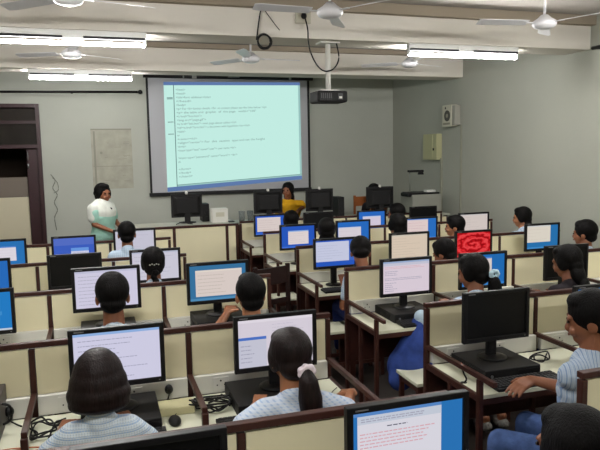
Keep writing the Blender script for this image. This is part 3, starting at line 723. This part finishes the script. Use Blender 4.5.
# third row
t, HM, ho, so = person(.42, 5.42, 1.26, 'person with black plait and shiny clip before the white monitor', hair='plait', shirt=S_PLAIN, lean=.1)
m = MB()
for k in (-2, -1, 0, 1, 2): m.ell(HM @ V(k*.016, -.122+abs(k)*.004, .0+.006*(k % 2)), (.007, .005, .006), seg=8)
m.build('hair_clip', mat('shiny_clip', (225,225,215), .15, .6, metal=.6), ho)
person(2.32, 5.42, 1.225, 'person bowing the head, pale blue shirt, between lavender and cream screens', shirt=S_PLAIN, yaw=-.35, pitch=.6, lean=.2, hair='boyfull', side=.05)
person(3.19, 5.40, 1.16, 'person low in seat beside the red rose screen, pale shirt', shirt=S_PLAIN, yaw=.6, pitch=.35, lean=.14, hair='boyfull')
person(4.86, 5.40, 1.265, 'person with short black hair sitting against the side wall', shirt=S_PLAIN, yaw=.7, pitch=.05, lean=.1, hair='boyfull', hs=1.12)
# fourth row
person(.27, 6.70, 1.36, 'person with short black hair directly below the person in mint', shirt=S_PLAIN, lean=.1, hair='short', hs=1.05)
person(2.46, 6.72, 1.29, 'person in dark clothes between the white window on blue and the low window on blue', shirt=DKCL, lower=DKCL, lean=.12, yaw=-.3, hair='long')
person(3.34, 6.72, 1.30, 'person with dark head directly above the cream document screen', shirt=DKCL, lean=.12, yaw=.2, hair='long', hs=1.12)
person(4.11, 6.72, 1.235, 'person seen in profile beside the cream-white monitor', shirt=S_PLAIN, lean=.12, yaw=1.1, hair='boyfull', hs=1.08, skin=SKIN2)
person(5.0, 6.62, 1.31, 'person with long black hair in profile against the bare side wall', shirt=S_PLAIN, lean=.1, yaw=1.0, pitch=.1, hair='long', hs=1.05, skin=SKIN2)
# fifth row
person(2.42, 7.98, 1.275, 'person in dark clothes before the frontmost blue-framed screen', shirt=DKCL, lower=DKCL, lean=.12, hair='long')
person(3.95, 7.98, 1.30, 'person with dark hair by the frontmost row, showing a cheek beside the pale window screen', shirt=DKCL, lean=.12, yaw=.9, hair='boyfull')
# staff
t, HM, ho, so = person(.08, 9.02, 1.665, 'person standing in mint tunic with white shawl beside the counter', rz=R(-125), hair='bun', shirt=MINT, lower=MINT, sit=False, lean=.03, yaw=R(-22), pitch=.02, skin=SKIN, vox=.0075, group='staff at the front of the room', slim=1.3, hs=1.14, sleeve=.6,
    arms={1: (V(.22, .02, 1.12), V(.13, .24, 1.02)), -1: (V(-.24, .04, 1.12), V(-.08, .24, 1.03))})
c = MB(); torso(c, V(0, 0, .95), V(0, .02, 1.37), 1.2, .03, .62, 1.0)
for s_ in (-1, 1): c.cap(V(s_*.06, -.01, 1.39), V(s_*.19, -.01, 1.32), .065, .075); c.cap(V(s_*.19, -.01, 1.32), V(s_*.215, .0, 1.20), .08, .07)
blob(c, .010, 'shawl', [SHAWL], t, 4)
c = MB()
for k in range(6): c.ell((0, .0, .92-k*.09), (.17+.008*k, .13+.008*k, .09), seg=24)
blob(c, .014, 'tunic_skirt', [MINT], t, 3)
MB().cyl(V(.02, .15, 1.33), V(.02, .17, 1.31), .008).build('clip_microphone', BLK, t)
t, HM, ho, so = person(2.84, 9.50, 1.575, 'person in mustard yellow top behind the platform table', rz=R(168), hair='long', shirt=YELLOW, lower=DKCL, lean=.12, yaw=R(-25), z0=.32, vox=.0075, hs=1.04, slim=1.35, group='staff at the front of the room', sleeve=.7,
    arms={1: (V(.26, .08, .86), V(.15, .26, .80)), -1: (V(-.25, .06, .86), V(-.13, .27, .8))})
MB().ell(HM @ V(0, .02, -.18), (.02, .012, .05)).build('scarf_knot', mat('mustard_trim', (190,150,70), .8, .2), t)
person(4.31, 9.48, 1.51, 'person in dark clothes behind the monitor, top of head only showing', rz=R(180), hair='long', shirt=DKCL, lower=DKCL, lean=.08, z0=.32, group='staff at the front of the room')

# stools under the seated students
for x, y, lb in ((-.02,2.62,'under the bob-haired person'),(.80,2.65,'under the ponytailed person with white hair tie'),(2.32,2.32,'under the person in striped shirt'),(1.36,1.38,'under the lowest head at the bottom edge'),
    (.06,3.97,'under the person with pale collar'),(.94,3.93,'under the person by the aisle post'),(2.68,3.98,'under the ponytailed person with blue hair tie'),(3.56,4.0,'under the long-haired person at the switched-off monitor'),
    (.42,5.30,'under the person with shiny clip'),(2.25,5.24,'under the person bowing his head'),(3.19,5.24,'under the person beside the red rose screen'),(4.86,5.28,'under the person against the side wall'),
    (.27,6.58,'under the person below the person in mint'),(2.46,6.58,'under the dark-clothed person between two blue screens'),(3.34,6.58,'under the dark head above the cream document screen'),(4.11,6.58,'under the profiled person by the cream-white monitor'),(5.0,6.50,'under the long-haired person against the side wall'),
    (2.42,7.84,'under the dark-clothed student at the frontmost row'),(3.95,7.84,'under the student showing a cheek at the frontmost row')):
    stool(x, y, 'wooden stool with cream top '+lb)
stool(2.16, 3.86, 'empty wooden stool with pale top sticking into the aisle beside the blue cloth bag')
stool(2.22-.3, 6.62, 'empty wooden stool with pale top in the aisle before the dark-clothed person', w=.3)
stool(1.98, 4.86+.38, 'empty wooden stool with pale top in the aisle behind the pinkish white screen row', w=.28)
chair(2.86, 9.66, .30, 'wooden chair under the yellow-shirted person', math.pi)
chair(4.27, 9.60, .30, 'orange wooden chair behind the monitor at the platform table end', math.pi)
chair(1.55, 5.35, 0, 'dark wooden chair standing in the open floor where the aisle widens', R(200), mat('very_dark_wood', (34,18,16), .5, .25), 'dark chairs in the aisle')
# blue bag hung beside the aisle desk
t = thing('school_bag', 'blue cloth bag hanging beside the stool at the pinkish white screen desk', 'bag', (2.15, 4.10, .33)); t.scale = (1.3, 1.2, 1.3)
c = MB().cap((.06, 0, .33), (-.02, 0, .08), .045, .12).cap((.08, 0, .33), (.05, .02, .06), .04, .1).cap((.03, -.03, .25), (-.08, -.03, .02), .05, .07); blob(c, .012, 'sack', [mat('blue_bag_cloth', (48,70,138), .85, .2, noise_amt=.3, noise_scale=14, bump=.6, bump_scale=14)], t, 2)
MB().cap((.06, -.01, .36), (.09, -.02, .30), .04, .035).build('strap', mat('bag_strap', (170,190,205), .8, .2), t)

# ------------------------------------------------------------------ projection screen and wall things
SY = YF-.05
t = thing('projection_screen', 'wide projection screen with black border showing pale green program text', 'screen', (2.265, SY, 1.36))
def bil(u, v):   # corners of the thrown image, u right, v down
    a, b_, c, d_ = (-1.125, 1.87), (1.245, 1.90), (1.255, .19), (-1.13, .05)
    x = (1-u)*(1-v)*a[0]+u*(1-v)*b_[0]+u*v*c[0]+(1-u)*v*d_[0]; z = (1-u)*(1-v)*a[1]+u*(1-v)*b_[1]+u*v*c[1]+(1-u)*v*d_[1]
    return x, z
MB().box((0, 0, .99), (2.80, .008, 1.92)).build('screen_cloth', mat('screen_cloth', (176,176,180), .8, .2), t)
m = MB().box((-1.395, -.008, .99), (.035, .008, 1.92)).box((1.40, -.008, .99), (.04, .008, 1.92)); m.build('black_border', BLK, t)
MB().cyl((-1.45, -.02, 1.965), (1.48, -.02, 1.965), .035).build('roller_case', BLK, t)
MB().box((0, -.012, .01), (2.86, .035, .06), 0, .008).build('bottom_bar', BLK, t)
m = MB().box((-.62, -.06, 1.955), (.07, .05, .07), 0, .004).box((1.05, -.06, 1.975), (.03, .05, .08), 0, .004).box((.05, -.06, 1.985), (.2, .05, .05), 0, .004).box((-.8, -.058, 1.97), (.02, .03, .07)).box((.4, -.06, 1.985), (1.3, .02, .02)); m.build('clamp', mat('grey_clamp', (150,150,145), .5, .4), t)
m = MB(); N = 10
def q4(m, u0, v0, u1, v1, mi, yy):
    m.quad([(bil(u0,v1)[0], yy, bil(u0,v1)[1]), (bil(u1,v1)[0], yy, bil(u1,v1)[1]), (bil(u1,v0)[0], yy, bil(u1,v0)[1]), (bil(u0,v0)[0], yy, bil(u0,v0)[1])], mi)
q4(m, 0, 0, 1, 1, 0, -.006); q4(m, 0, 0, 1, .03, 1, -.0065); q4(m, 0, .96, 1, 1, 1, -.0065); q4(m, .066, .945, 1, .96, 4, -.0065)
q4(m, .066, .03, .071, .96, 2, -.007); q4(m, .066, .943, 1, .947, 2, -.007); q4(m, .985, .03, 1, .945, 4, -.0065)
for v in (.14, .15, .47, .36): q4(m, .02, v, .06, v+.006, 2, -.007)
TXT = ['', '<html>', '<head>', '<title>form validation</title>', '</head>', '<body>', '<p> For <b> further details </b> on contact please see the links below </p>', '<p> the table and  graphic  of  the page:  width="100"',
    '<a href="first.htm">', '<img src="page.gif">', '<a href="link.htm"> next page about tables </a>', '<td><a href="form.htm"> a document with hyperlinks </a></td>', '<table>', '<tr>', '<center><h1>', '<align="center"> For  this  section  type and set the height', '<br><br>',
    '<input type="text" name="user"> user name <br>', '', '<input type="password" name="word"> <br>', 'ok', '', '</form>', '</body>', '</html>']
ENDS = {1:.15,2:.15,3:.33,4:.19,5:.15,6:.74,7:.66,8:.26,9:.29,10:.51,11:.61,12:.14,13:.10,14:.22,15:.72,16:.14,17:.50,19:.51,20:.10,22:.17,23:.17,24:.18}
for k, s in enumerate(TXT):
    if not s: continue
    vs, fs = text_mesh(s); wmax = max(v.x for v in vs); v0 = .045+k*.0348
    e = ENDS.get(k, .3); 
    for f in fs:
        pts = []
        for i in f:
            u = .082+(vs[i].x/wmax)*(e-.082); v = v0-vs[i].y*.028; x, z = bil(u, v); pts.append((x, -.0075, z))
        try: m.quad(pts, 3)
        except ValueError: pass
m.build('projected_image', [emis('beam_pale', (194,236,226), 1.0), emis('beam_blue', (104,134,186), .8), emis('beam_line', (90,125,125), .8), emis('beam_text', (120,155,150), .9), emis('beam_light', (160,205,200), .9)], t)

t = thing('curtain_rod', 'thin black rod along the front wall above the door', 'rod', (-1.0, YF-.06, 3.03))
MB().cyl((-1.6, 0, 0), (1.72, 0, .03), .018).build('rod', BLK, t); MB().ell((1.76, 0, .03), (.035, .035, .035)).build('finial', BLK, t)
for x in (-1.2, .7): MB().box((x, .03, .01), (.03, .06, .03)).build('bracket', BLK, t)
t = thing('curtain_rod', 'black rod end on the side wall beneath the near beam', 'rod', (XR-.05, 4.9, ZB+.0))
MB().cyl((0, -1.1, 0), (0, .95, 0), .02).build('rod', BLK, t)
for yv in (-1, .88): MB().box((.025, yv, 0), (.05, .03, .04)).build('bracket', BLK, t)
PAPER = mat('wall_paper_sheet', (166,164,150), .8, .2, noise_amt=.12, noise_scale=7)
t = thing('wall_chart', 'large faded paper chart on the wall behind the person in mint', 'chart', (.27, YF-.008, 1.98))
MB().box((0, 0, 0), (.64, .006, .98)).build('sheet', PAPER, t)
m = MB(); rr = random.Random(4)
m.box((-.27, -.005, .0), (.03, .003, .9)).box((0, -.005, -.12), (.6, .003, .008)).box((0, -.005, .48), (.64, .004, .02))
for k in range(16): m.box((rr.uniform(-.2, .27), -.0045, rr.uniform(-.44, .42)), (rr.uniform(.02, .12), .002, .006))
m.cyl((-.17, -.006, .1), (-.17, -.003, .1), .02, seg=12)
m.build('print', mat('chart_print', (142,140,128), .8, .2), t)
o = MB().tube([(0,0,.55),(.06,-.0,.45),(.02,0,.33),(.08,0,.22),(.03,0,.1),(.07,0,-.02),(.02,0,-.15),(.04,0,-.35)], .006).tube([(.02,0,.5),(.09,0,.42),(.1,0,.3),(.03,0,.25)], .005).build('wall_cable', mat('grey_cable', (112,114,106), .7, .3), None, (-.74+.05, YF-.008, 1.2)); tag(o, 'thin wavy grey cable on the wall beside the maroon door', 'cable')
t = thing('wall_speaker', 'pale wall-mounted speaker box with round grille on the side wall', 'speaker', (XR-.06, 8.80, 2.55))
MB().box((0, 0, 0), (.12, .26, .33), 0, .008).build('housing', OFFW, t)
m = MB().cyl((-.061, -.02, 0), (-.066, -.02, 0), .085, seg=28).cyl((-.061, .03, .12), (-.066, .03, .12), .018, seg=14); m.build('grille', mat('grille_dark', (82,80,74), .6, .3), t)
m = MB().cyl((-.066, -.02, 0), (-.07, -.02, 0), .03, seg=20).box((-.061, 0, -.12), (.004, .2, .03)); m.build('grille_cap', mat('grille_mid', (140,136,122), .6, .3), t)
MB().box((.0, -.18, .0), (.1, .08, .3), 0, .006).build('side_bracket', mat('bracket_grey', (150,148,138), .6, .3), t)
t = thing('electrical_box', 'cream metal switch box on the side wall above the overhead projector', 'electrical box', (XR-.05, 9.36, 2.08))
CB = mat('cream_metal', (176,174,136), .5, .4)
MB().box((0, 0, 0), (.1, .44, .42), 0, .006).build('cabinet', CB, t); MB().box((-.053, .05, 0), (.008, .3, .38), 0, .003).build('door', CB, t)
MB().box((-.06, -.14, -.04), (.014, .03, .04), 0, .003).build('latch', BLK, t)

# ceiling projector, its cables, socket
t = thing('ceiling_projector', 'black video projector hanging on a white pole below the near beam', 'projector', (2.28, 6.12, 2.50))
MB().box((0, 0, .07), (.32, .26, .115), 0, .02).build('body', BLK2, t)
m = MB().cyl((.1, .13, .07), (.1, .165, .07), .045, .04, seg=24); m.build('lens', GLOSS, t)
m = MB()
m.box((-.07, -.131, .07), (.13, .004, .07))
for k in range(6): m.box((-.12+k*.02, -.1335, .075), (.008, .003, .05), 1)
m.build('rear_panel', [BLK, mat('vent_grey', (70,70,72), .5, .3)], t)
MB().box((.08, -.131, .07), (.05, .004, .06), 0).box((.08, -.134, .06), (.03, .003, .02), 1).build('connector_panel', [MATS['vent_grey'], WHITE], t)
MB().cyl((0, 0, .12), (0, 0, .60), .026, seg=24).build('pole', WHITE, t)
MB().box((0, 0, .602), (.2, .16, .016), 0, .003).build('ceiling_plate', WHITE, t); MB().box((0, 0, .135), (.2, .12, .016), 0, .003).build('mount_plate', WHITE, t)
FY = 5.92
t = thing('wall_socket', 'white socket with black plug on the near beam', 'socket', (1.96, 5.94, 3.31))
MB().box((0, -.012, 0), (.15, .024, .13), 0, .004).build('plate', OFFW, t); MB().ell((0, -.04, 0), (.028, .03, .03)).build('plug', BLK, t)
o = MB().tube([(1.97,5.90,3.30),(1.99,5.88,3.18),(2.0,5.90,3.08),(2.04,5.95,2.98),(2.12,6.0,2.87),(2.22,6.05,2.82),(2.32,6.06,2.85),(2.37,6.05,2.95),(2.35,6.06,3.095)], .007).build('power_cable', BLK, None); tag(o, 'black cable looping from the beam socket to the projector pole', 'cable')
m = MB()
m.tube([(1.565+(.064+.006*math.sin(a*.7))*math.cos(a*math.pi/8), 5.915-.0006*a, 3.06+(.064+.006*math.sin(a*.7))*math.sin(a*math.pi/8)) for a in range(65)], .007, smooth=2)
m.tube([(1.62,5.925,3.40),(1.55,5.915,3.36),(1.52,5.905,3.25),(1.50,5.90,3.13),(1.49,5.90,3.07)], .007).tube([(1.58,5.92,3.35),(1.66,5.91,3.24),(1.72,5.91,3.17)], .004)
o = m.build('cable_coil', BLK, None); tag(o, 'coiled black cable hanging on the near beam', 'cable')

# tube lights
def tube_light(x, y, label, L=1.25, z=ZB):
    t = thing('tube_light', label, 'light', (x, y, z), 0, 'ceiling tube lights')
    MB().box((0, 0, -.022), (L, .06, .052), 0, .004).build('batten', mat('batten_white', (226,226,222), .3, .5), t)
    MB().box((0, -.012, -.060), (L-.03, .05, .022), 0, .002).build('channel', mat('batten_grey', (30,30,32), .6, .2), t)
    MB().box((0, -.025, -.050), (.17, .05, .05), 0, .005).build('ballast_cover', MATS['batten_white'], t)
    MB().cyl((-L/2+.02, 0, -.108), (L/2-.02, 0, -.108), .017, seg=20).build('tube', TUBE, t)
    for s in (-1, 1): MB().box((s*(L/2-.008), 0, -.065), (.016, .04, .09), 0, .003).build('tube_holder', MATS['batten_white'], t)
tube_light(-.13, 6.0, 'lit tube light on the near beam above the blue login screens')
tube_light(-.11, 8.64, 'lit tube light on the far beam above the door')
tube_light(3.77, 6.0, 'lit tube light on the near beam towards the side wall', 1.32)
for y in (.80, 3.40):
    for x in (-.13, 3.77): tube_light(x, y, 'lit tube light behind the class, on the beam %s' % ('over the first desks' if y > 2 else 'at the back of the room'))

# ceiling fans
def fan(x, y, a0, label):
    t = thing('ceiling_fan', label, 'fan', (x, y, 3.06), 0, 'white ceiling fans')
    MB().lathe([(0,.0),(.05,.0),(.09,.015),(.105,.04),(.10,.065),(.06,.09),(.03,.12),(0,.12)], seg=32).build('motor', FANW, t)
    MB().cyl((0,0,.11),(0,0,.37),.011).build('rod', FANW, t)
    MB().lathe([(0,.34),(.05,.36),(.06,.405),(0,.408)], seg=24).build('canopy', FANW, t)
    for k in range(3):
        a = a0+k*2*math.pi/3; rot = Matrix.Rotation(a, 4, 'Z')
        m = MB(); b = bmesh.new(); pr = []
        for j in range(9):
            s = j/8; xx = .16+s*.46; wd = .045+.015*s if j < 8 else .04
            tw = .012
            pr.append([(xx, -wd, .05-tw), (xx, wd, .05+tw), (xx, wd, .054+tw), (xx, -wd, .054-tw)])
        vs = [[b.verts.new(p) for p in q] for q in pr]
        for q, r_ in zip(vs, vs[1:]):
            for i in range(4): b.faces.new((q[i], q[(i+1) % 4], r_[(i+1) % 4], r_[i]))
        b.faces.new(vs[0]); b.faces.new(vs[-1][::-1])
        m._add(b, rot); m.box(rot @ V(.13, 0, .05), (.1, .03, .006), 0, 0, rot)
        m.build('blade', FANW, t)
fan(-.12, 4.8, .3, 'white ceiling fan just above the first tube light')
fan(1.81, 4.8, R(62), 'white ceiling fan just above the socket and cable coil')
fan(3.82, 4.8, .9, 'white ceiling fan near the side wall, in front of the near beam')
fan(-.18, 7.3, .6, 'white ceiling fan between the two tube lights')
fan(1.77, 7.3, .1, 'white ceiling fan directly above the projection screen')
fan(3.81, 7.3, .4, 'white ceiling fan beyond the tube light towards the side wall')

# ------------------------------------------------------------------ world, camera, view
wd = bpy.data.worlds.new('world'); sc.world = wd; wd.use_nodes = True
wd.node_tree.nodes['Background'].inputs[0].default_value = (.5, .55, .6, 1); wd.node_tree.nodes['Background'].inputs[1].default_value = .3
cd = bpy.data.cameras.new('camera'); cam = bpy.data.objects.new('camera', cd); col.objects.link(cam); sc.camera = cam
f, yaw, pitch, roll = 634.336, .308924, .112078, -.018183
F = V(math.sin(yaw)*math.cos(pitch), math.cos(yaw)*math.cos(pitch), -math.sin(pitch))
Rv = V(math.cos(yaw), -math.sin(yaw), 0); U = Rv.cross(F)
R2 = Rv*math.cos(roll)+U*math.sin(roll); U2 = -Rv*math.sin(roll)+U*math.cos(roll)
Mx = Matrix((R2, U2, -F)).transposed().to_4x4(); Mx.translation = V(0, 0, 2.01)
cam.matrix_world = Mx
cd.sensor_width = 36; cd.lens = f/600*36; cd.clip_start = .05
sc.view_settings.view_transform = 'Standard'; sc.view_settings.look = 'None'; sc.view_settings.gamma = 1
sc.view_settings.exposure = 0
sc.cycles.use_denoising = True
